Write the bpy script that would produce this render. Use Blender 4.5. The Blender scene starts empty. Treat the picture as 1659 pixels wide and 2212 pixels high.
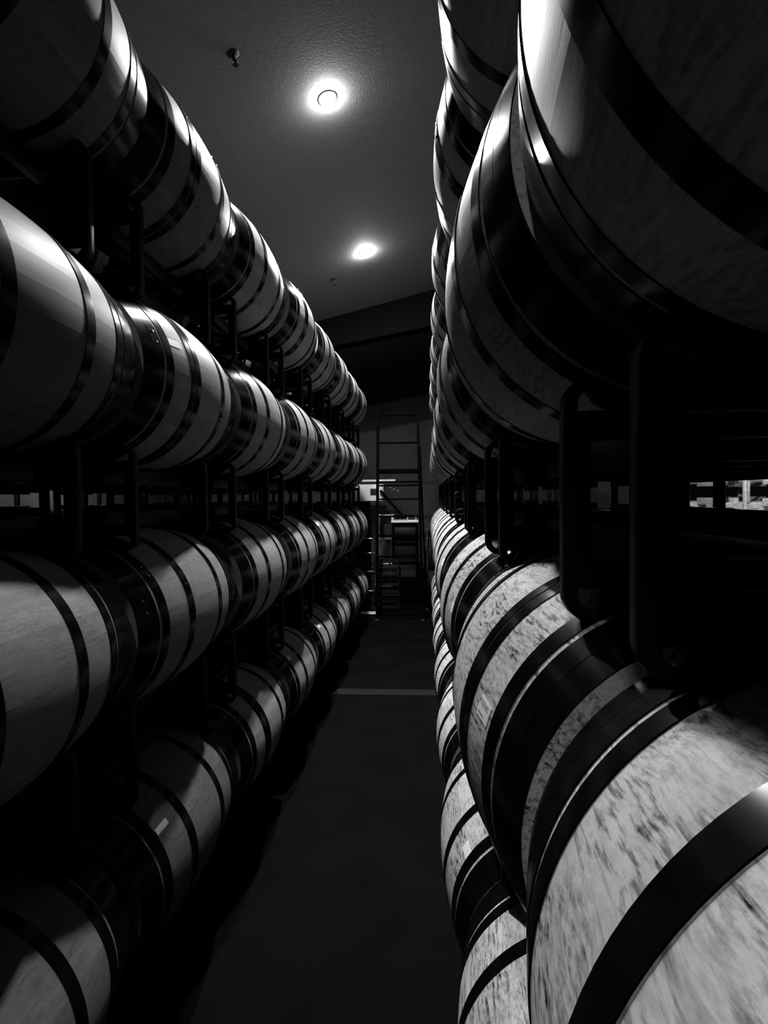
import bpy, bmesh, math, random
from mathutils import Matrix, Vector

random.seed(7)
SC = bpy.context.scene
COL = SC.collection

# ------------------------------------------------------------------ camera
cam_d = bpy.data.cameras.new('camera')
cam_d.sensor_fit = 'HORIZONTAL'
cam_d.sensor_width = 36.0
cam_d.lens = 1151.87 / 1659 * 36.0
cam_d.clip_start = 0.01
cam_o = bpy.data.objects.new('camera', cam_d)
COL.objects.link(cam_o)
RR = [[0.9978784, -0.06428697, 0.01028985],
      [0.06395261, 0.99750005, 0.03006167],
      [-0.0121967, -0.02933983, 0.99949508]]      # columns: right, forward, up
right = Vector([r[0] for r in RR]); fwd = Vector([r[1] for r in RR]); up = Vector([r[2] for r in RR])
m = Matrix.Identity(4)
for i in range(3):
    m[i][0] = right[i]; m[i][1] = up[i]; m[i][2] = -fwd[i]
cam_o.matrix_world = m
SC.camera = cam_o

# ------------------------------------------------------------------ world, exposure
LAMP = 8600.0          # radiance of the two ceiling lamps in view
REAR_FILL = 1000.0    # dim unseen ceiling lamp, added behind the viewpoint for fill
AISLE_FILL = 1500.0   # unseen shaded bulbs, added to light the side aisles and rack openings
BACK_FILL = 330.0     # unseen shaded bulb, added to brighten the space beyond the beam
w = bpy.data.worlds.new('world'); SC.world = w
w.use_nodes = True
w.node_tree.nodes['Background'].inputs[0].default_value = (1, 1, 1, 1)
w.node_tree.nodes['Background'].inputs[1].default_value = 0.0004
SC.view_settings.view_transform = 'Standard'
SC.view_settings.look = 'None'
SC.view_settings.exposure = 0.0
SC.view_settings.gamma = 1.0
SC.view_settings.use_curve_mapping = False

FLOOR = -2.10
def ceil_z(x): return 3.2 + 0.235 * x
TIERS = {'L': {1: 1.44, 2: 0.4825, 3: -0.4745, 4: -1.4315},
         'R': {1: 1.435, 2: 0.461, 3: -0.481, 4: -1.4315}}
PITCH = 0.957
XL, XR = -1.2477, 0.4284

# ------------------------------------------------------------------ materials
def new_mat(name):
    mt = bpy.data.materials.new(name); mt.use_nodes = True
    nt = mt.node_tree
    return mt, nt, nt.nodes['Principled BSDF']

def plain(name, v, rough=0.5, metal=0.0, noise=None, bump=0.0, spec=None):
    mt, nt, b = new_mat(name)
    b.inputs['Roughness'].default_value = rough
    b.inputs['Metallic'].default_value = metal
    if spec is not None: b.inputs['Specular IOR Level'].default_value = spec
    b.inputs['Base Color'].default_value = (v, v, v, 1)
    if noise:
        sc, amt = noise
        tc = nt.nodes.new('ShaderNodeTexCoord'); n = nt.nodes.new('ShaderNodeTexNoise')
        n.inputs['Scale'].default_value = sc; n.inputs['Detail'].default_value = 5
        r = nt.nodes.new('ShaderNodeMapRange')
        r.inputs['From Min'].default_value = 0.3; r.inputs['From Max'].default_value = 0.7
        r.inputs['To Min'].default_value = v * (1 - amt); r.inputs['To Max'].default_value = v * (1 + amt)
        nt.links.new(tc.outputs['Object'], n.inputs['Vector'])
        nt.links.new(n.outputs['Fac'], r.inputs['Value'])
        nt.links.new(r.outputs['Result'], b.inputs['Base Color'])
        if bump:
            bp = nt.nodes.new('ShaderNodeBump'); bp.inputs['Strength'].default_value = bump
            bp.inputs['Distance'].default_value = 0.004
            nt.links.new(n.outputs['Fac'], bp.inputs['Height']); nt.links.new(bp.outputs['Normal'], b.inputs['Normal'])
    return mt

def wood(name, base, grain, rough, tone_src, tone_amt=0.11):
    """oak: fine dark streaks along the stave (object Y), soft blotches, one tone per stave"""
    mt, nt, b = new_mat(name)
    N = nt.nodes.new; L = nt.links.new
    tc = N('ShaderNodeTexCoord'); oi = N('ShaderNodeObjectInfo')
    off = N('ShaderNodeVectorMath'); off.operation = 'ADD'
    mul = N('ShaderNodeMath'); mul.operation = 'MULTIPLY'; mul.inputs[1].default_value = 37.0
    L(oi.outputs['Random'], mul.inputs[0])
    L(tc.outputs['Object'], off.inputs[0]); L(mul.outputs[0], off.inputs[1])
    # slight warp so the figure curls like cathedral grain
    wn = N('ShaderNodeTexNoise'); wn.inputs['Scale'].default_value = 7.0
    L(off.outputs[0], wn.inputs['Vector'])
    wv = N('ShaderNodeVectorMath'); wv.operation = 'SCALE'; wv.inputs['Scale'].default_value = 0.035
    L(wn.outputs['Color'], wv.inputs[0])
    ad = N('ShaderNodeVectorMath'); ad.operation = 'ADD'
    L(off.outputs[0], ad.inputs[0]); L(wv.outputs[0], ad.inputs[1])
    mp = N('ShaderNodeMapping'); mp.inputs['Scale'].default_value = (1.0, 0.11, 1.0)
    L(ad.outputs[0], mp.inputs['Vector'])
    def noise(scale, stretch, detail, rough, src):
        q = N('ShaderNodeMapping'); q.inputs['Scale'].default_value = (1.0, stretch, 1.0); L(src.outputs[0], q.inputs['Vector'])
        t_ = N('ShaderNodeTexNoise'); t_.inputs['Scale'].default_value = scale; t_.inputs['Detail'].default_value = detail
        t_.inputs['Roughness'].default_value = rough; L(q.outputs[0], t_.inputs['Vector']); return t_
    def rng(src, f0, f1, t0, t1):
        q = N('ShaderNodeMapRange'); q.inputs['From Min'].default_value = f0; q.inputs['From Max'].default_value = f1
        q.inputs['To Min'].default_value = t0; q.inputs['To Max'].default_value = t1; L(src.outputs[0], q.inputs['Value']); return q
    def math2(op, x_, y_):
        q = N('ShaderNodeMath'); q.operation = op; L(x_.outputs[0], q.inputs[0])
        if isinstance(y_, (int, float)): q.inputs[1].default_value = y_
        else: L(y_.outputs[0], q.inputs[1])
        return q
    n1 = noise(130.0, 0.09, 3, 0.55, ad)               # long thin pores
    pores = rng(n1, 0.37, 0.50, grain, 0.0)
    mask = rng(noise(7.0, 0.6, 2, 0.5, off), 0.40, 0.56, 0.35, 1.0)
    pores = math2('MULTIPLY', pores, mask)
    nb = noise(150.0, 0.32, 5, 0.7, ad)                # short flecks
    flecks = rng(nb, 0.36, 0.58, grain * 1.0, 0.0)
    mask2 = rng(noise(6.0, 0.8, 2, 0.5, ad), 0.45, 0.60, 0.9, 0.3)
    flecks = math2('MULTIPLY', flecks, mask2)
    dk = math2('ADD', pores, flecks)
    r1 = N('ShaderNodeMath'); r1.operation = 'SUBTRACT'; r1.inputs[0].default_value = 1.0; L(dk.outputs[0], r1.inputs[1]); r1.use_clamp = True
    r2 = rng(noise(16.0, 0.5, 9, 0.75, off), 0.3, 0.7, 0.80, 1.2)
    r3 = N('ShaderNodeMapRange'); r3.inputs['To Min'].default_value = 1 - tone_amt; r3.inputs['To Max'].default_value = 1 + tone_amt
    if tone_src == 'object':
        L(oi.outputs['Random'], r3.inputs['Value'])
    else:
        at = N('ShaderNodeAttribute'); at.attribute_name = 'tone'
        L(at.outputs['Fac'], r3.inputs['Value'])
    a = N('ShaderNodeMath'); a.operation = 'MULTIPLY'; L(r1.outputs[0], a.inputs[0]); L(r2.outputs[0], a.inputs[1])
    c = N('ShaderNodeMath'); c.operation = 'MULTIPLY'; L(a.outputs[0], c.inputs[0]); L(r3.outputs[0], c.inputs[1])
    d = N('ShaderNodeMath'); d.operation = 'MULTIPLY'; d.inputs[1].default_value = base; L(c.outputs[0], d.inputs[0])
    L(d.outputs[0], b.inputs['Base Color'])
    b.inputs['Roughness'].default_value = rough
    b.inputs['Specular IOR Level'].default_value = 0.06
    bp = N('ShaderNodeBump'); bp.inputs['Strength'].default_value = 0.12; bp.inputs['Distance'].default_value = 0.001
    L(n1.outputs['Fac'], bp.inputs['Height']); L(bp.outputs[0], b.inputs['Normal'])
    return mt

def glow(name, v, strength):
    mt, nt, b = new_mat(name)
    b.inputs['Base Color'].default_value = (v, v, v, 1)
    b.inputs['Emission Color'].default_value = (1, 1, 1, 1)
    b.inputs['Emission Strength'].default_value = strength
    return mt

M = {
    'wood_l': wood('oak_left', 0.17, 0.2, 0.5, 'tone'),
    'stave_l': wood('oak_stave_left', 0.17, 0.2, 0.5, 'object'),
    'wood_d': wood('shade_oak', 0.09, 0.25, 0.5, 'tone'),  # same oak darkened, standing in for weaker lamp light on near left barrels
    'stave_d': wood('shade_oak_stave', 0.09, 0.25, 0.5, 'object'),
    'wood_m': wood('mid_oak', 0.32, 0.35, 0.55, 'tone'),  # mid-toned oak, mostly the second tier of the right stacks
    'stave_m': wood('mid_oak_stave', 0.32, 0.35, 0.55, 'object'),
    'wood_r': wood('pale_oak', 0.42, 0.62, 0.6, 'tone', 0.04),
    'stave_r': wood('pale_oak_stave', 0.42, 0.62, 0.6, 'object', 0.04),
    'hoop': plain('black_steel_hoop', 0.0018, 0.2, 0.0, (25, 0.4), spec=0.04),
    'rivet': plain('bright_rivet', 0.12, 0.25, 1.0),
    'rack': plain('black_painted_steel', 0.004, 0.4, 0.0, (18, 0.5), 0.1, spec=0.04),
    'galv': plain('galvanised_steel', 0.42, 0.5, 0.2, (70, 0.45), 0.3),
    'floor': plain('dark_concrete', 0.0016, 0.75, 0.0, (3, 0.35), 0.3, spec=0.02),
    'strip': plain('pale_floor_strip', 0.009, 0.6, 0.0, (20, 0.3), spec=0.05),
    'ceiling': plain('painted_ceiling', 0.078, 0.9, 0.0, (60, 0.12), 0.2, spec=0.1),
    'beam': plain('dark_beam', 0.002, 0.9, spec=0.0),
    'wall': plain('grey_wall', 0.03, 0.9, 0.0, (2, 0.2), spec=0.1),
    'paper': plain('paper_label', 0.95, 0.6),
    'ink': plain('label_ink', 0.05, 0.6),
    'ladder': plain('dark_ladder_metal', 0.0006, 0.6, 0.0, spec=0.01),
    'sprink': plain('sprinkler_metal', 0.003, 0.6, 0.0, spec=0.1),
    'bulb': glow('lamp_glass', 0.8, LAMP),
    'bulb2': glow('aisle_fill_glass', 0.8, AISLE_FILL),
    'bulb_dim': glow('rear_fill_glass', 0.8, REAR_FILL),
    'bulb3': glow('back_fill_glass', 0.8, BACK_FILL),
    'trim': plain('lamp_trim', 0.5, 0.5),
    'white': plain('pale_laminate', 0.6, 0.5),
    'plastic': plain('dark_crate_plastic', 0.012, 0.5, spec=0.1),
    'chrome': plain('chrome', 0.7, 0.12, 1.0),
    'rubber': plain('black_rubber', 0.012, 0.6),
    'pine': plain('rough_pine', 0.3, 0.7, 0.0, (30, 0.4)),
}

# ------------------------------------------------------------------ helpers
def mesh_obj(name, me, parent=None, loc=(0, 0, 0), rot=(0, 0, 0)):
    o = bpy.data.objects.new(name, me); COL.objects.link(o)
    o.location = loc; o.rotation_euler = rot
    if parent: o.parent = parent
    return o

def tag(o, label, cat, group=None):
    o['label'] = label; o['category'] = cat
    if group: o['group'] = group
    return o

def empty(name, loc, rot=(0, 0, 0)):
    o = bpy.data.objects.new(name, None); COL.objects.link(o)
    o.location = loc; o.rotation_euler = rot; o.empty_display_size = 0.1
    return o

def finish(bm, name, mat, smooth=False, angle=0.7):
    me = bpy.data.meshes.new(name)
    bmesh.ops.recalc_face_normals(bm, faces=bm.faces)
    if smooth:
        for f in bm.faces: f.smooth = True
        for e in bm.edges:
            if len(e.link_faces) == 2 and e.calc_face_angle(0) > angle: e.smooth = False
    bm.to_mesh(me); bm.free()
    for mm in (mat if isinstance(mat, (list, tuple)) else [mat]): me.materials.append(mm)
    return me

def add_box(bm, c, s, mi=0, rot=None):
    vs = []
    for dx in (-.5, .5):
        for dy in (-.5, .5):
            for dz in (-.5, .5):
                v = Vector((dx * s[0], dy * s[1], dz * s[2]))
                if rot: v = rot @ v
                vs.append(bm.verts.new(v + Vector(c)))
    for q in ((0, 1, 3, 2), (4, 6, 7, 5), (0, 4, 5, 1), (2, 3, 7, 6), (0, 2, 6, 4), (1, 5, 7, 3)):
        f = bm.faces.new([vs[i] for i in q]); f.material_index = mi

def bevel_box(name, s, mat, bev=0.004):
    bm = bmesh.new(); add_box(bm, (0, 0, 0), s)
    bmesh.ops.bevel(bm, geom=bm.edges[:], offset=bev, segments=2, affect='EDGES', profile=0.5)
    return finish(bm, name, mat, True, 0.9)

def add_tube(bm, pts, r, seg=8, closed=False, mi=0, square=False):
    """tube along a 3-D path"""
    pts = [Vector(p) for p in pts]; n = len(pts); rings = []
    prev = None
    for i, p in enumerate(pts):
        if closed: t = (pts[(i + 1) % n] - pts[i - 1]).normalized()
        else: t = (pts[min(i + 1, n - 1)] - pts[max(i - 1, 0)]).normalized()
        if prev is None:
            a = Vector((0, 0, 1)) if abs(t.z) < 0.9 else Vector((1, 0, 0))
            u = t.cross(a).normalized()
        else:
            u = (prev - t * prev.dot(t)).normalized()
        prev = u; v = t.cross(u)
        rings.append([bm.verts.new(p + r * (math.cos(2 * math.pi * k / seg) * u + math.sin(2 * math.pi * k / seg) * v)) for k in range(seg)])
    m_ = n if closed else n - 1
    for i in range(m_):
        a, b = rings[i], rings[(i + 1) % n]
        for k in range(seg):
            f = bm.faces.new((a[k], a[(k + 1) % seg], b[(k + 1) % seg], b[k])); f.material_index = mi
    if not closed:
        bm.faces.new(rings[0][::-1]).material_index = mi; bm.faces.new(rings[-1]).material_index = mi

# ------------------------------------------------------------------ the setting
def structure(o): o['kind'] = 'structure'; return o
Y0, Y1 = -3.0, 12.2
X0, X1 = -5.3, 4.7
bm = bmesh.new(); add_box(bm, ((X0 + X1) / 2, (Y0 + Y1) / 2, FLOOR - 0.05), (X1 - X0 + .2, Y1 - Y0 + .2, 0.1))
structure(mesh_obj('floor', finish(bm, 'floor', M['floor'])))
bm = bmesh.new()
vs = []
for x in (X0 - .1, X1 + .1):
    for y in (Y0 - .1, Y1 + .1):
        for z in (0, 0.12): vs.append(bm.verts.new((x, y, ceil_z(x) + z)))
for q in ((0, 1, 3, 2), (4, 6, 7, 5), (0, 4, 5, 1), (2, 3, 7, 6), (0, 2, 6, 4), (1, 5, 7, 3)): bm.faces.new([vs[i] for i in q])
structure(mesh_obj('ceiling', finish(bm, 'ceiling', M['ceiling'])))
def wall(name, c, s, mat='wall'):
    bm = bmesh.new(); add_box(bm, c, s); return structure(mesh_obj(name, finish(bm, name, M[mat])))
wall('wall_left', (X0 - .05, (Y0 + Y1) / 2, 0.2), (.1, Y1 - Y0, 4.6))
wall('wall_right', (X1 + .05, (Y0 + Y1) / 2, 1.15), (.1, Y1 - Y0, 6.5), 'beam')
wall('wall_back', ((X0 + X1) / 2, Y1 + .05, 1.15), (X1 - X0 + .2, .1, 6.5))
wall('wall_front', ((X0 + X1) / 2, Y0 - .05, 1.15), (X1 - X0 + .2, .1, 6.5), 'beam')
# sloping beam under the ceiling at the end of the rows
bm = bmesh.new(); vs = []
for x in (X0, X1):
    for y in (8.58, 8.86):
        for z in (2.655 + 0.17 * x, ceil_z(x)): vs.append(bm.verts.new((x, y, z)))
for q in ((0, 1, 3, 2), (4, 6, 7, 5), (0, 4, 5, 1), (2, 3, 7, 6), (0, 2, 6, 4), (1, 5, 7, 3)): bm.faces.new([vs[i] for i in q])
structure(mesh_obj('trim_1', finish(bm, 'beam', M['beam'])))
bm = bmesh.new(); add_box(bm, (-0.42, 5.64, FLOOR + 0.003), (1.45, 0.17, 0.006))
structure(mesh_obj('trim_2', finish(bm, 'floor_strip', M['strip'])))

# ------------------------------------------------------------------ ceiling fittings
SL = math.atan(0.235)
def ceiling_lamp(y, x, label, bulb='bulb'):
    t = tag(empty('ceiling_lamp', (x, y, ceil_z(x)), (0, -SL, 0)), label, 'lamp', 'round lamps on the sloping ceiling')
    bm = bmesh.new(); prof = [(0.066, 0.0), (0.072, 0.0), (0.0715, -0.003), (0.069, -0.005), (0.066, -0.005)]
    n = 40; rings = [[bm.verts.new((r * math.cos(2 * math.pi * k / n), r * math.sin(2 * math.pi * k / n), z)) for k in range(n)] for r, z in prof]
    for i in range(len(rings)):
        a, b = rings[i], rings[(i + 1) % len(rings)]
        for k in range(n): bm.faces.new((a[k], a[(k + 1) % n], b[(k + 1) % n], b[k]))
    mesh_obj('trim_ring', finish(bm, 'trim_ring', M['trim'], True), t)
    bm = bmesh.new(); n = 24; rings = []
    for j in range(6):
        a = j / 6 * math.pi / 2
        rings.append([bm.verts.new((0.065 * math.cos(a) * math.cos(2 * math.pi * k / n), 0.065 * math.cos(a) * math.sin(2 * math.pi * k / n), -0.005 - 0.012 * math.sin(a))) for k in range(n)])
    tip = bm.verts.new((0, 0, -0.017))
    for j in range(5):
        for k in range(n): bm.faces.new((rings[j][k], rings[j][(k + 1) % n], rings[j + 1][(k + 1) % n], rings[j + 1][k]))
    for k in range(n): bm.faces.new((rings[5][k], rings[5][(k + 1) % n], tip))
    mesh_obj('diffuser', finish(bm, 'diffuser', M[bulb], True), t)
ceiling_lamp(4.13, -0.66, 'large glaring round lamp on the ceiling above the aisle, the nearer one')
ceiling_lamp(6.74, -0.63, 'smaller glaring round lamp further down the ceiling, near the dark beam')
ceiling_lamp(-1.1, -0.69, 'added dim ceiling lamp out of view behind the viewpoint, for fill light', 'bulb_dim')

def sprinkler(x, y, label):
    t = tag(empty('sprinkler', (x, y, ceil_z(x)), (0, -SL, 0)), label, 'sprinkler', 'sprinklers in the ceiling')
    bm = bmesh.new(); bmesh.ops.create_cone(bm, cap_ends=True, segments=24, radius1=0.022, radius2=0.042, depth=0.012, matrix=Matrix.Translation((0, 0, -0.006)))
    mesh_obj('escutcheon', finish(bm, 'escutcheon', M['sprink'], True), t)
    bm = bmesh.new(); bmesh.ops.create_cone(bm, cap_ends=True, segments=12, radius1=0.009, radius2=0.012, depth=0.04, matrix=Matrix.Translation((0, 0, -0.032)))
    for s in (-1, 1): add_tube(bm, [(s * .008, 0, -.045), (s * .018, 0, -.058), (s * .006, 0, -.072)], 0.003, 6)
    mesh_obj('nozzle', finish(bm, 'nozzle', M['sprink'], True), t)
    bm = bmesh.new(); bmesh.ops.create_cone(bm, cap_ends=True, segments=16, radius1=0.02, radius2=0.02, depth=0.003, matrix=Matrix.Translation((0, 0, -0.074)))
    mesh_obj('deflector', finish(bm, 'deflector', M['sprink'], True), t)
sprinkler(-1.186, 3.524, 'dark sprinkler head in the ceiling left of the bright lamp')
sprinkler(-1.113, 7.231, 'tiny dark sprinkler head in the ceiling below the far lamp')

def fill_pendant(x, y, z, label, bulb='bulb2'):  # unseen pendants, added to light the rack openings and the far space
    t = tag(empty('fill_lamp', (x, y, ceil_z(x))), label, 'lamp')
    d = ceil_z(x) - z
    bm = bmesh.new(); add_tube(bm, [(0, 0, 0), (0, 0, -d + 0.1)], 0.004, 6)
    mesh_obj('cord', finish(bm, 'cord', M['rubber']), t)
    bm = bmesh.new(); n = 24
    ra = [bm.verts.new((.03 * math.cos(2 * math.pi * k / n), .03 * math.sin(2 * math.pi * k / n), -d + .12)) for k in range(n)]
    rb = [bm.verts.new((.2 * math.cos(2 * math.pi * k / n), .2 * math.sin(2 * math.pi * k / n), -d + .02)) for k in range(n)]
    for k in range(n): bm.faces.new((ra[k], ra[(k + 1) % n], rb[(k + 1) % n], rb[k]))
    bm.faces.new(ra)
    me = finish(bm, 'lamp_shade', M['rubber'], True)
    mesh_obj('lamp_shade', me, t)
    bm = bmesh.new(); bmesh.ops.create_uvsphere(bm, u_segments=12, v_segments=8, radius=0.05, matrix=Matrix.Translation((0, 0, -d + .05)))
    mesh_obj('bulb', finish(bm, 'bulb', M[bulb], True), t)
fill_pendant(1.95, 3.9, 1.0, 'added unseen pendant lamp lighting the side aisle behind the right stacks')
fill_pendant(-4.7, 3.6, 0.9, 'added unseen pendant lamp lighting the wall behind the left stacks, nearer one')
fill_pendant(-4.7, 7.4, 0.9, 'added unseen pendant lamp lighting the wall behind the left stacks, farther one')

fill_pendant(-2.3, 10.2, 1.7, 'added unseen pendant lamp brightening the space beyond the dark beam, left of the ladder', 'bulb3')

# ------------------------------------------------------------------ barrel geometry
HL = 0.475
def prof(y): return 0.35 - 0.058 * (y / HL) ** 2
NST = 30
THK = 0.026
def stave_mesh(mat):
    bm = bmesh.new(); half = math.pi / NST - 0.00012; ns = 4; ny = 20
    rows = []
    ys = [-HL + 2 * HL * j / ny for j in range(ny + 1)]
    for y in ys:
        r = prof(y)
        out = [bm.verts.new((r * math.sin(-half + 2 * half * k / ns), y, r * math.cos(-half + 2 * half * k / ns))) for k in range(ns + 1)]
        inn = [bm.verts.new(((r - THK) * math.sin(a), y, (r - THK) * math.cos(a))) for a in (-half, half)]
        rows.append((out, inn))
    for j in range(ny):
        (o0, i0), (o1, i1) = rows[j], rows[j + 1]
        for k in range(ns): bm.faces.new((o0[k], o0[k + 1], o1[k + 1], o1[k]))
        bm.faces.new((i0[0], i1[0], i1[1], i0[1]))
        bm.faces.new((o0[0], o1[0], i1[0], i0[0])); bm.faces.new((o0[-1], i0[1], i1[1], o1[-1]))
    for (o, i) in (rows[0], rows[-1]): bm.faces.new(o + [i[1], i[0]])
    return finish(bm, 'stave', mat, True, 0.6)

def body_mesh(mat, seed, hoops=False, hoopmat=None):
    rnd = random.Random(seed); bm = bmesh.new(); lay = bm.verts.layers.float_color.new('tone')
    ny = 18; per = 4; n = NST * per; tones = [rnd.random() for _ in range(NST)]
    rings = []
    pr = [(HL - 0.03, prof(HL) - THK)] + [(HL, prof(HL) - THK)]
    seq = [(-y, r) for y, r in pr] + [(-HL + 2 * HL * j / ny, None) for j in range(ny + 1)] + [(y, r) for y, r in reversed(pr)]
    for (y, r) in seq:
        r = r or prof(y); ring = []
        for k in range(n):
            a = 2 * math.pi * (k + .5) / n
            groove = 0.0006 if (k % per in (0, per - 1)) else 0.0
            v = bm.verts.new(((r - groove) * math.sin(a), y, (r - groove) * math.cos(a)))
            t = tones[k // per]; v[lay] = (t, t, t, 1); ring.append(v)
        rings.append(ring)
    for a, b in zip(rings, rings[1:]):
        for k in range(n): bm.faces.new((a[k], a[(k + 1) % n], b[(k + 1) % n], b[k]))
    bm.faces.new(rings[0]); bm.faces.new(rings[-1][::-1])
    if hoops:
        for (c, wd) in HOOPS_A: add_hoop(bm, c, wd, 48, 1)
    return finish(bm, 'barrel_body', [mat] + ([hoopmat] if hoops else []), True, 0.6)

def add_hoop(bm, c, wd, n=96, mi=0):
    t = 0.0022; g = 0.0006; ring = []
    ya, yb = c - wd / 2, c + wd / 2
    pr = [(ya, prof(ya) + g), (ya, prof(ya) + t), (c, prof(c) + t + .0002), (yb, prof(yb) + t), (yb, prof(yb) + g)]
    rings = [[bm.verts.new((r * math.sin(2 * math.pi * k / n), y, r * math.cos(2 * math.pi * k / n))) for k in range(n)] for y, r in pr]
    for a, b in zip(rings, rings[1:] + rings[:1]):
        for k in range(n): bm.faces.new((a[k], a[(k + 1) % n], b[(k + 1) % n], b[k])).material_index = mi

_hc = {}
def hoop_mesh(c, wd):
    key = (c, wd)
    if key not in _hc:
        bm = bmesh.new(); add_hoop(bm, c, wd)
        # overlapping riveted end
        n = 5; t = 0.0022
        pts = []
        for j in range(n + 1):
            a = -0.13 + 0.26 * j / n
            for y in (c - wd / 2 + .001, c + wd / 2 - .001):
                for tt in (t - .0005, t + .0011):
                    r = prof(y) + tt; pts.append(bm.verts.new((r * math.sin(a), y, r * math.cos(a))))
        for j in range(n):
            p = pts[4 * j:4 * j + 8]
            for q in ((0, 1, 5, 4), (2, 6, 7, 3), (1, 3, 7, 5), (0, 4, 6, 2)): bm.faces.new([p[i] for i in q])
        bm.faces.new((pts[0], pts[2], pts[3], pts[1])); e = pts[-4:]; bm.faces.new((e[0], e[1], e[3], e[2]))
        for a in (-0.07, 0.07):
            r = prof(c) + t + .002
            mx = Matrix.Rotation(a, 4, 'Y') @ Matrix.Translation((0, c, r)) @ Matrix.Diagonal((1, 1, 0.5, 1))
            res = bmesh.ops.create_icosphere(bm, subdivisions=1, radius=0.006, matrix=mx)
            for f in {f for v in res['verts'] for f in v.link_faces}: f.material_index = 1
        _hc[key] = finish(bm, 'hoop', [M['hoop'], M['rivet']], True, 0.5)
    return _hc[key]

# hoop layouts (centre along the axis, width); the near end is at negative y
END = [(0.331, 0.043), (0.392, 0.050), (0.4465, 0.055)]
HOOPS_A = [(-c, w_) for c, w_ in END] + [(-0.15, 0.043), (0.15, 0.043)] + END
HOOPS_B = [(-c, w_) for c, w_ in END] + [(-0.128, 0.036), (-0.172, 0.036), (0.15, 0.043)] + END
HOOPS_C = [(-0.331, 0.043), (-0.420, 0.105), (-0.15, 0.043), (0.15, 0.043), (0.331, 0.043), (0.420, 0.105)]

def head_mesh(mat, sgn):
    """seven flat boards in the barrel end with narrow joints"""
    bm = bmesh.new(); R = prof(HL) - THK - .0005; y = sgn * (HL - 0.03); nb = 7; wdt = 2 * R / nb
    for i in range(nb):
        xa, xb = -R + i * wdt + .0008, -R + (i + 1) * wdt - .0008
        top = []; m_ = 5
        for j in range(m_ + 1):
            x = xa + (xb - xa) * j / m_; top.append((x, math.sqrt(max(R * R - x * x, 1e-5))))
        out = top + [(x, -z) for x, z in reversed(top)]
        fr = [bm.verts.new((x, y + sgn * .004, z)) for x, z in out]
        bk = [bm.verts.new((x, y - sgn * .01, z)) for x, z in out]
        bm.faces.new(fr); bm.faces.new(bk[::-1])
        for k in range(len(out)): bm.faces.new((fr[k], fr[(k + 1) % len(out)], bk[(k + 1) % len(out)], bk[k]))
    return finish(bm, 'barrel_head', mat)

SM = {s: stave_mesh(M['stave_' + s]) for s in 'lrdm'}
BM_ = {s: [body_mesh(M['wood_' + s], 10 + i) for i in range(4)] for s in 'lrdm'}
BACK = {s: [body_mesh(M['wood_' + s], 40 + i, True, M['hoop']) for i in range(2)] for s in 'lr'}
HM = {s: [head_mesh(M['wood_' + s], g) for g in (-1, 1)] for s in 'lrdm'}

def drift(y): return 0.017 * max(0.0, y - 2.2)
TIER = {1: 'top tier', 2: 'second tier', 3: 'third tier', 4: 'bottom tier'}
ORD = ['nearest', 'second', 'third', 'fourth', 'fifth', 'sixth', 'seventh', 'farthest']

LBL = {}
def sticker_mesh(dy, ang, sy, sa, text=False):
    """paper label bent to the barrel; dy axial centre, ang degrees from +x, sizes in metres"""
    bm = bmesh.new(); a0 = math.radians(ang); n = 6; g = 0.0012
    def P(u, v, lift=g):        # u along axis, v around
        y = dy + u; r = prof(y) + lift; a = a0 + v / prof(dy)
        return (r * math.cos(a), y, r * math.sin(a))
    gr = [[bm.verts.new(P(-sy / 2 + sy * i / 2, -sa / 2 + sa * j / n)) for j in range(n + 1)] for i in range(3)]
    for i in range(2):
        for j in range(n): bm.faces.new((gr[i][j], gr[i + 1][j], gr[i + 1][j + 1], gr[i][j + 1]))
    bmesh.ops.solidify(bm, geom=bm.faces[:], thickness=0.0004)
    return finish(bm, 'label', M['paper'], True), P

def print_on(parent, P, s_u, s_v, side):
    """small dark lettering on the label: a row of characters near its upper edge, a thin line below"""
    cu = bpy.data.curves.new('lettering', 'FONT'); cu.body = '2CB-3BC'; cu.size = 1.0; cu.align_x = 'CENTER'; cu.align_y = 'CENTER'
    cu.resolution_u = 2
    to = bpy.data.objects.new('tmp_text', cu); COL.objects.link(to)
    dg = bpy.context.evaluated_depsgraph_get(); dg.update()
    me = bpy.data.meshes.new_from_object(to.evaluated_get(dg)); bpy.data.objects.remove(to)
    wx = max(v.co.x for v in me.vertices) - min(v.co.x for v in me.vertices)
    k = s_u * 0.66 / wx
    for v in me.vertices:
        u = -(v.co.x * k) ; q = side * (v.co.y * k * 1.25 + s_v * 0.2)
        v.co = P(u - s_u * .02, q, 0.0019)
    me.materials.clear(); me.materials.append(M['ink'])
    mesh_obj('lettering', me, parent)
    bm = bmesh.new()
    for (ua, ub, va, vb) in ((-.02, .40, -.31, -.27), (-.10, -.04, -.33, -.27), (.41, .46, .12, .34)):
        q = [bm.verts.new(P(a * s_u, side * b * s_v, 0.0019)) for a, b in ((ua, va), (ub, va), (ub, vb), (ua, vb))]
        bm.faces.new(q)
    mesh_obj('printed_line', finish(bm, 'printed_line', M['ink']), parent)

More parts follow.
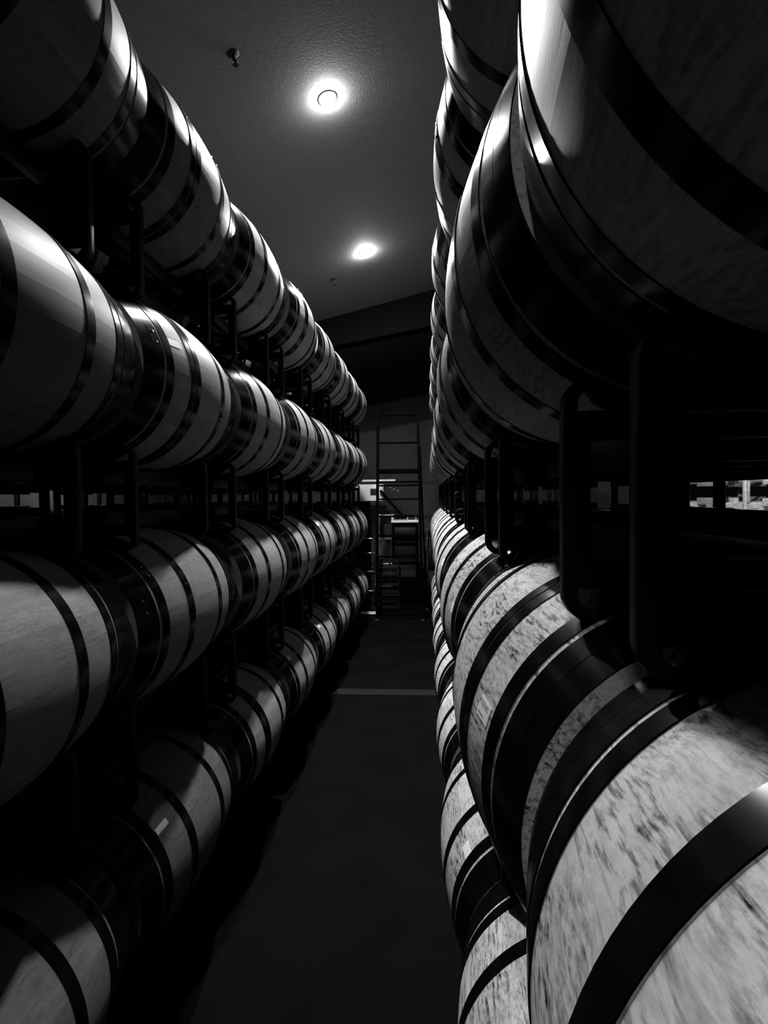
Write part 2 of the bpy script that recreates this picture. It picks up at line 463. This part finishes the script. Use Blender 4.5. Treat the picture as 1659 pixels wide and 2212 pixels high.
def make_barrel(side, tier, idx, y, dx, detailed, hoops, labels=(), rot=None, lab=None):
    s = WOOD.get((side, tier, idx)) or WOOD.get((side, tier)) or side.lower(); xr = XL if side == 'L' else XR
    z = TIERS[side][tier]; x = xr + dx + drift(y)
    rnd = random.Random(hash_(side, tier, idx))
    t = empty('wine_barrel', (x, y, z), (0, 0, -0.017 if y > 3 else 0))
    sidename = 'left' if side == 'L' else 'right'
    tag(t, lab, 'barrel', 'barrels in the %s stacks' % sidename)
    ra = rnd.random() * 6.28 if rot is None else rot
    if detailed:
        for k in range(NST):
            mesh_obj('stave', SM[s], t, rot=(0, ra + 2 * math.pi * k / NST, 0))
    else:
        mesh_obj('barrel_body', BM_[s][rnd.randrange(4)], t, rot=(0, ra, 0))
    for i in (0, 1):
        if i == 0 or detailed:
            mesh_obj('barrel_head', HM[s][i], t, rot=(0, rnd.random() * 3, 0))
    for c, wd in hoops:
        hr = rnd.random() * 6.28 if idx > 1 else (1 if side == 'R' else -1) * (math.pi / 2 + rnd.uniform(-.6, .6))
        mesh_obj('hoop', hoop_mesh(c, wd), t, rot=(0, hr, 0))
    for (dy, ang, sy, sa, txt) in labels:
        me, P = sticker_mesh(dy, ang, sy, sa)
        o = mesh_obj('label', me, t); o['label'] = 'small white paper label'
        if txt: print_on(o, P, sy, sa, -1 if side == 'R' else 1)
    return t
def hash_(a, b, c): return ord(a) * 1000 + b * 100 + c

YC = {('L', 1): [.42, 1.42, 2.38, 3.385, 4.39, 5.40, 6.38, 7.36, 8.33],
      ('L', 2): [.29, 1.295, 2.296, 3.307, 4.314, 5.31, 6.31, 7.30, 8.28],
      ('L', 3): [.22, 1.22, 2.214, 3.27, 4.27, 5.27, 6.27, 7.27, 8.25],
      ('L', 4): [.18, 1.175, 2.19, 3.19, 4.20, 5.20, 6.20, 7.20, 8.22],
      ('R', 1): [.36, 1.36, 2.316, 3.35, 4.35, 5.35, 6.35, 7.33, 8.31],
      ('R', 2): [.224, 1.19, 2.13, 3.15, 4.20, 5.22, 6.25, 7.25, 8.25],
      ('R', 3): [.20, 1.20, 2.22, 3.22, 4.23, 5.24, 6.25, 7.25, 8.25],
      ('R', 4): [.18, 1.175, 2.13, 3.15, 4.18, 5.20, 6.22, 7.22, 8.22]}
DX = {('L', 1, 2): -.015, ('L', 1, 3): -.02, ('L', 3, 4): .01, ('L', 2, 4): .01,
      ('R', 1, 1): -.02, ('R', 2, 1): -.012, ('R', 3, 2): .01}
VAR = {('L', 1, 2): 'B', ('L', 2, 2): 'B', ('R', 3, 1): 'B', ('L', 4, 3): 'B', ('R', 1, 2): 'B', ('L', 1, 4): 'B',
       ('L', 1, 1): 'C', ('L', 3, 2): 'C', ('L', 3, 4): 'C', ('R', 2, 0): 'C', ('L', 2, 4): 'C', ('R', 3, 2): 'C'}
WOOD = {('L', 1, 0): 'd', ('L', 1, 1): 'd', ('L', 1, 2): 'd', ('L', 2, 0): 'd', ('L', 2, 1): 'd', ('L', 4, 1): 'd', ('L', 4, 2): 'd', ('L', 4, 0): 'd',  # 'd' puts the dimness of these near barrels into their wood colour
        ('R', 1): 'l', ('R', 2): 'm', ('R', 2, 0): 'm', ('R', 2, 1): 'm', ('R', 3, 7): 'm', ('R', 3, 8): 'm'}
STK = {('R', 3, 1): (-.262, 162, .062, .036, True), ('R', 3, 2): (-.30, 166.2, .05, .04, False),
       ('R', 4, 2): (-.282, 145, .06, .035, False), ('L', 4, 2): (-.27, 36.1, .07, .024, False),
       ('L', 4, 4): (-.29, 43.9, .06, .03, False), ('L', 4, 5): (-.25, 40.6, .06, .03, False),
       ('L', 2, 2): (-.27, 20.9, .08, .03, False), ('L', 2, 3): (-.28, 38.9, .07, .03, False),
       ('L', 3, 4): (-.28, 44.7, .06, .04, False), ('L', 3, 5): (-.277, 41.7, .06, .04, False),
       ('R', 3, 3): (-.29, 159.4, .06, .04, False), ('L', 3, 6): (-.28, 42, .06, .04, False)}
SIDE = {'L': 'left', 'R': 'right'}
VH = {'A': '', 'B': 'paired middle hoops, ', 'C': 'broad end hoop, '}
PLACE = ['outside the near edge', 'first in view', 'second in view', 'third in view', 'fourth in view', 'fifth in view', 'sixth in view', 'seventh in view', 'farthest']
for side in 'LR':
    for tier in (1, 2, 3, 4):
        for i, y in enumerate(YC[(side, tier)]):
            v = VAR.get((side, tier, i), 'A')
            stk = STK.get((side, tier, i))
            look = 'oak barrel, ' + VH[v] + ('white label, ' if stk else '')
            pl = PLACE[i]
            if side == 'R':
                pl = ['first', 'second', 'third', 'fourth', 'fifth', 'sixth', 'seventh', 'eighth', 'ninth'][i] + ' from the camera'
            lab = look + '%s, %s, %s stacks' % (pl, TIER[tier].replace(' from the top', ''), SIDE[side])
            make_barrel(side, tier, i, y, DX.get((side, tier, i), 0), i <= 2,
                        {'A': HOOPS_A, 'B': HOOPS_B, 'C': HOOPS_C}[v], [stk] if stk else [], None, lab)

# barrels on the far side of each rack (mostly hidden behind the aisle-side ones)
for side in 'LR':
    s = side.lower(); sg = -1 if side == 'L' else 1
    for tier in (1, 2, 3, 4):
        for i, y in enumerate(YC[(side, tier)]):
            x = (XL if side == 'L' else XR) + sg * 0.75 + drift(y)
            yy = y + random.uniform(-.02, .02)
            o = mesh_obj('wine_barrel', BACK[s][random.randrange(2)], None, (x, yy, TIERS[side][tier]), (0, random.random() * 6.28, 0))
            tag(o, 'oak barrel behind, outer side of the %s racks, %s, %s' % (SIDE[side], TIER[tier].replace(' from the top', ''), ['nearest', 'second', 'third', 'fourth', 'fifth', 'sixth', 'seventh', 'eighth', 'farthest'][i]),
                'barrel', 'outer barrels behind the %s stacks' % SIDE[side])

# ------------------------------------------------------------------ racks
def frame_mesh(mat, gap=PITCH):
    """one bent square-tube loop in the XZ plane: saddles for two barrels above and two below.
       local x = 0 under the aisle-side barrel, x runs outwards to the second one at 0.75"""
    rs = 0.331 + 0.01; flat = 0.183; zc = gap / 2
    def ztop(x):
        z = flat
        for c in (0.0, 0.75):
            d = abs(x - c)
            if d < 0.3: z = min(z, zc - math.sqrt(rs * rs - d * d))
        return z
    xa, xb = -0.19, 0.94; rc = 0.034
    top = []
    for k in range(7):
        a = math.pi - k * math.pi / 12; top.append((xa + rc + rc * math.cos(a), flat - rc + rc * math.sin(a)))
    n = 64
    xs = [xa + rc + (xb - xa - 2 * rc) * k / n for k in range(1, n)]
    top += [(x, ztop(x)) for x in xs]
    for k in range(7):
        a = math.pi / 2 - k * math.pi / 12; top.append((xb - rc + rc * math.cos(a), flat - rc + rc * math.sin(a)))
    path = top + [(x, -z) for x, z in reversed(top)]
    h = 0.01; hy = 0.02; N = len(path); bm = bmesh.new(); rings = []
    for i, (x, z) in enumerate(path):
        p0 = Vector(path[i - 1]); p1 = Vector(path[(i + 1) % N]); t = (p1 - p0).normalized(); nn = Vector((-t.y, t.x))
        o = Vector((x, z)) + nn * h; q = Vector((x, z)) - nn * h; c = .004
        def P(u, v): # u outwards -h..h, v along y
            w_ = Vector((x, z)) + nn * u; return bm.verts.new((w_.x, v, w_.y))
        rings.append([P(h, -hy + c), P(h, hy - c), P(h - c, hy), P(-h + c, hy), P(-h, hy - c), P(-h, -hy + c), P(-h + c, -hy), P(h - c, -hy)])
    for i in range(N):
        a, b = rings[i], rings[(i + 1) % N]
        for k in range(8): bm.faces.new((a[k], a[(k + 1) % 8], b[(k + 1) % 8], b[k]))
    return finish(bm, 'end_frame', mat, True, 0.9)

RK = {}
for key in ('rack', 'galv'):
    RK[key] = {'frame': {},
               'rail': bevel_box('cross_rail', (1.11, 0.034, 0.044), M[key], 0.003),
               'post': bevel_box('post', (0.038, 0.034, 0.195), M[key], 0.003),
               'fork': bevel_box('fork_tube', (0.12, 0.63, 0.05), M[key], 0.004),
               'side': bevel_box('side_beam', (0.036, 0.63, 0.065), M[key], 0.003)}
    bm = bmesh.new()
    for s_ in (-1, 1):
        for zz in (0.094, -0.094):
            for k in range(3):
                bmesh.ops.create_icosphere(bm, subdivisions=1, radius=0.0045, matrix=Matrix.Translation((-0.178 + random.uniform(-.002, .004), s_ * 0.33 - 0.022 + k * 0.008, zz)))
    RK[key]['weld'] = finish(bm, 'weld_bead', M['rivet'], True)

def make_rack(x, y, z, sgn, key, label, group, gap=PITCH):
    """sgn: direction from the aisle-side barrel to the outer one"""
    t = empty('barrel_rack', (x, y, z), (0, 0, 0 if sgn > 0 else math.pi)); tag(t, label, 'rack', group)
    P = RK[key]; gap = round(gap, 3)
    if gap not in P['frame']: P['frame'][gap] = frame_mesh(M[key], gap)
    for s_ in (-1, 1):
        mesh_obj('end_frame', P['frame'][gap], t, (0, s_ * 0.33, 0))
        for zz in (0.117, -0.117): mesh_obj('cross_rail', P['rail'], t, (0.375, s_ * 0.33, zz))
        for xx in (-0.179, 0.929): mesh_obj('post', P['post'], t, (xx, s_ * 0.33, 0))
    for xx in (-0.05, 0.80):
        for zz in (0.0865, -0.0865): mesh_obj('side_beam', P['side'], t, (xx, 0, zz))
    for xx in (0.22, 0.53):
        mesh_obj('fork_tube', P['fork'], t, (xx, 0, -0.117))
    mesh_obj('weld_bead', P['weld'], t)['kind'] = 'stuff'
    return t

LEVEL = {1: 'between top and second tiers', 2: 'between second and third tiers', 3: 'between third and bottom tiers', 4: 'on the floor under the bottom tier'}
for side in 'LR':
    sg = -1 if side == 'L' else 1; xr = XL if side == 'L' else XR
    for lv in (1, 2, 3, 4):
        for i in range(9):
            y = YC[(side, lv)][i]
            if lv < 4: y = (y + YC[(side, lv + 1)][i]) / 2
            TZ = TIERS[side]; gap = TZ[lv] - TZ[lv + 1] if lv < 4 else PITCH
            z = TZ[lv] - gap / 2
            if side == 'R' and i == 0: y += 0.035
            make_rack(xr + drift(y), y, z, sg, 'rack',
                      'black steel barrel rack %s, %s stacks, %s' % (LEVEL[lv], SIDE[side], ['nearest', 'second', 'third', 'fourth', 'fifth', 'sixth', 'seventh', 'eighth', 'farthest'][i] ),
                      'black steel barrel racks, %s stacks' % SIDE[side], gap)
# next row beyond the right stacks, seen through the rack openings
for j, y in enumerate([2.115, 3.115, 4.115, 5.115, 6.115]):
    nm = ['nearest', 'second', 'third', 'fourth', 'farthest'][j]
    for tier in (3, 4):
        o = mesh_obj('wine_barrel', BACK['r'][j % 2], None, (2.80, y, TIERS['L'][tier]), (0, j * 1.3, 0))
        tag(o, 'pale barrel in the row beyond the right stacks, %s tier, %s' % ({3: 'upper', 4: 'lower'}[tier], nm), 'barrel', 'barrels in the row beyond the right stacks')
    for lv in (2, 3, 4):
        make_rack(2.80, y, TIERS['L'][lv] - PITCH / 2, 1, 'galv', 'galvanised barrel rack beyond the right stacks, %s, %s' % ({2: 'topmost', 3: 'middle', 4: 'on the floor'}[lv], nm), 'galvanised racks beyond the right stacks')

# next row beyond the left stacks, seen through the rack openings
for j in range(9):
    nm = ['nearest', 'second', 'third', 'fourth', 'fifth', 'sixth', 'seventh', 'eighth', 'farthest'][j]; y = 0.6 + j
    for tier in (1, 2, 3, 4):
        o = mesh_obj('wine_barrel', BACK['l'][(j + tier) % 2], None, (-2.95, y, TIERS['L'][tier]), (0, j * 1.7 + tier, 0))
        tag(o, 'oak barrel in the hidden row beyond the left stacks, %s, %s' % (TIER[tier], nm), 'barrel', 'barrels in the row beyond the left stacks')
        make_rack(-2.95, y, TIERS['L'][tier] - PITCH / 2, -1, 'rack', 'black rack in the row beyond the left stacks, under the %s, %s' % (TIER[tier], nm), 'racks in the row beyond the left stacks')

# ------------------------------------------------------------------ ladder at the end of the aisle
def make_ladder():
    y0 = 9.05
    t = tag(empty('step_ladder', (-0.33, y0, FLOOR)), 'tall dark A-frame ladder standing at the far end of the aisle', 'ladder')
    H = 3.60
    def rail(xt, xb, yt, yb, w_, d_, zt=H, name='rail'):
        bm = bmesh.new(); a = Vector((xb, yb, 0)); b = Vector((xt, yt, zt)); vs = []
        for p in (a, b):
            for sx, sy in ((-1, -1), (1, -1), (1, 1), (-1, 1)): vs.append(bm.verts.new((p.x + sx * w_ / 2, p.y + sy * d_ / 2, p.z)))
        for k in range(4): bm.faces.new((vs[k], vs[(k + 1) % 4], vs[4 + (k + 1) % 4], vs[4 + k]))
        bm.faces.new(vs[:4][::-1]); bm.faces.new(vs[4:])
        return mesh_obj(name, finish(bm, name, M['ladder']), t)
    for s_ in (-1, 1):
        rail(s_ * 0.335, s_ * 0.385, 0.0, -0.10, 0.045, 0.09)
        rail(s_ * 0.365, s_ * 0.47, 0.16, 0.75, 0.03, 0.05, 2.95, 'rear_rail')
    zs = [3.47, 3.0, 2.52, 2.28, 2.05, 1.76, 1.43, 1.08, 0.72, 0.36]
    for z in zs:
        f = z / H; x = 0.385 + (0.335 - 0.385) * f; y = -0.10 + 0.10 * f
        th = 0.075 if abs(z - 2.52) < .01 else 0.028
        mesh_obj('step', bevel_box('step', (2 * x - .04, 0.085 if th < .05 else .2, th), M['ladder'], 0.003), t, (0, y, z))
    for z in (2.35, 1.4, 0.4):
        f = z / 2.95; x = 0.47 + (0.365 - 0.47) * f; y = 0.75 + (0.16 - 0.75) * f
        mesh_obj('brace', bevel_box('brace', (2 * x, 0.02, 0.03), M['ladder'], 0.003), t, (0, y, z))
    for s_ in (-1, 1):
        for (x, y) in ((0.385, -0.1), (0.47, 0.75)):
            mesh_obj('foot', bevel_box('foot', (0.06, 0.1, 0.03), M['rubber'], 0.005), t, (s_ * x, y, 0.015))
make_ladder()


# ------------------------------------------------------------------ things beyond the ladder
def part(name, parent, size, loc, mat, rot=(0, 0, 0), bev=0.004):
    return mesh_obj(name, bevel_box(name, size, M[mat], min(bev, min(size) * .3)), parent, loc, rot)

t = tag(empty('workbench', (-0.26, 10.5, FLOOR)), 'dark workbench with a pale worktop edge behind the ladder', 'workbench')
part('worktop', t, (0.52, 0.6, 0.04), (0, 0, 1.61), 'white')
part('cabinet_body', t, (0.46, 0.54, 1.42), (0, 0, 0.87), 'beam')
for sx in (-1, 1):
    for sy in (-1, 1): part('leg', t, (0.04, 0.04, 1.59), (sx * 0.235, sy * 0.27, 0.795), 'ladder')
for k in range(3): part('drawer', t, (0.40, 0.02, 0.30), (0, -0.28, 1.35 - k * 0.36), 'plastic')
t = tag(empty('parts_box', (-0.13, 10.4, FLOOR + 1.63)), 'small pale open box on the right of the workbench', 'box')
part('base', t, (0.17, 0.2, 0.01), (0, 0, 0.005), 'white')
for sx in (-1, 1): part('side_panel', t, (0.012, 0.2, 0.09), (sx * 0.08, 0, 0.055), 'white')
for sy in (-1, 1): part('end_panel', t, (0.15, 0.012, 0.09), (0, sy * 0.094, 0.055), 'plastic')

t = tag(empty('shelf_unit', (-0.64, 10.5, FLOOR)), 'pale framed shelf unit left of the workbench behind the ladder', 'shelf')
for sx in (-1, 1):
    for sy in (-1, 1): part('post', t, (0.03, 0.03, 1.74), (sx * 0.135, sy * 0.2, 0.87), 'galv')
for z in (0.3, 0.8, 1.27, 1.72): part('shelf', t, (0.28, 0.42, 0.03), (0, 0, z), 'white')
part('box_body', t, (0.22, 0.3, 0.26), (0, 0, 1.42), 'plastic')

t = tag(empty('crate_stack', (-0.62, 9.95, FLOOR)), 'dark stacked plastic crates with slotted sides on the floor behind the ladder', 'crates')
for k in range(3):
    z0 = k * 0.31
    part('crate_base', t, (0.5, 0.3, 0.02), (0, 0, z0 + 0.012), 'plastic')
    for zz in (0.05, 0.16, 0.27): part('slat', t, (0.5, 0.012, 0.045), (0, -0.144, z0 + zz), 'plastic')
    for zz in (0.05, 0.16, 0.27): part('slat', t, (0.5, 0.012, 0.045), (0, 0.144, z0 + zz), 'plastic')
    for xx in (-0.24, -0.08, 0.08, 0.24): part('upright', t, (0.03, 0.014, 0.29), (xx, -0.13, z0 + 0.15), 'plastic')
    for sx in (-1, 1): part('end_panel', t, (0.012, 0.27, 0.29), (sx * 0.244, 0, z0 + 0.15), 'plastic')

t = tag(empty('sorting_machine', (-1.02, 11.2, FLOOR)), 'brightly lit white machine with a boom arm beyond the left stacks', 'machine')
part('machine_body', t, (0.62, 0.5, 0.34), (0.0, 0, 2.18), 'white')
part('stand', t, (0.3, 0.3, 2.0), (-0.15, 0, 1.0), 'beam')
part('guard_rail', t, (0.9, 0.05, 0.04), (0.1, -0.1, 2.43), 'white')
part('control_panel', t, (0.16, 0.03, 0.12), (0.12, -0.27, 2.2), 'plastic')
bm = bmesh.new(); add_tube(bm, [(0.25, -0.35, 2.22), (0.45, -0.38, 1.98), (0.70, -0.4, 1.70)], 0.028, 8)
mesh_obj('boom', finish(bm, 'boom', M['beam'], True), t)
part('boom_head', t, (0.26, 0.1, 0.07), (0.80, -0.4, 1.69), 'beam')
for k in range(4): part('roller', t, (0.05, 0.3, 0.03), (0.36 + k * 0.08, 0, 2.30 - k * .03), 'chrome')

t = tag(empty('hose_reel', (0.33, 10.2, FLOOR)), 'round hose reel on a stand right of the ladder, partly hidden', 'hose reel')
bm = bmesh.new()
for k in range(5):
    add_tube(bm, [(-0.12 + 0.055 * k, 0.36 * math.cos(a * math.pi / 20), 1.05 + 0.36 * math.sin(a * math.pi / 20)) for a in range(40)], 0.026, 8, True)
o = mesh_obj('hose', finish(bm, 'hose', M['rubber'], True), t); o['kind'] = 'stuff'
for sx in (-1, 1):
    bm = bmesh.new(); bmesh.ops.create_cone(bm, cap_ends=True, segments=40, radius1=0.43, radius2=0.43, depth=0.012, matrix=Matrix.Translation((sx * .17, 0, 1.05)) @ Matrix.Rotation(math.pi / 2, 4, 'Y'))
    mesh_obj('side_disc', finish(bm, 'side_disc', M['galv'], True), t)
    for sy in (-1, 1):
        bm = bmesh.new(); add_tube(bm, [(sx * .2, 0, 1.05), (sx * .24, sy * .4, 0.0)], 0.02, 8)
        mesh_obj('leg', finish(bm, 'leg', M['ladder'], True), t)

t = tag(empty('hand_truck', (-0.93, 9.5, FLOOR)), 'small trolley with chrome handle at the end of the left stacks', 'trolley')
bm = bmesh.new(); add_tube(bm, [(-.14, 0, .1), (-.14, .06, 1.28), (-.10, .07, 1.34), (.10, .07, 1.34), (.14, .06, 1.28), (.14, 0, .1)], 0.014, 10)
mesh_obj('handle', finish(bm, 'handle', M['chrome'], True), t)
for z in (0.4, 0.75, 1.08): part('cross_bar', t, (0.28, 0.02, 0.025), (0, 0.02, z), 'chrome')
part('toe_plate', t, (0.32, 0.2, 0.012), (0, -0.1, 0.03), 'galv')
for sx in (-1, 1):
    bm = bmesh.new(); bmesh.ops.create_cone(bm, cap_ends=True, segments=24, radius1=0.1, radius2=0.1, depth=0.05, matrix=Matrix.Translation((sx * .2, .06, .1)) @ Matrix.Rotation(math.pi / 2, 4, 'Y'))
    mesh_obj('wheel', finish(bm, 'wheel', M['rubber'], True), t)

# wire hanging in loops from a rack on the right
pts = []
for k in range(70):
    a = k / 69
    th = a * 2 * math.pi * 3.2
    pts.append((0.235 + 0.045 * math.sin(th) + 0.02 * a, 3.02 - 0.12 * a, 0.17 - 0.30 * a + 0.035 * math.cos(th)))
bm = bmesh.new(); add_tube(bm, pts, 0.0028, 6)
tag(mesh_obj('wire', finish(bm, 'wire', M['rubber'], True)), 'thin loops of wire hanging from a right rack above the pale barrels', 'wire')

print('objects', len(bpy.data.objects))
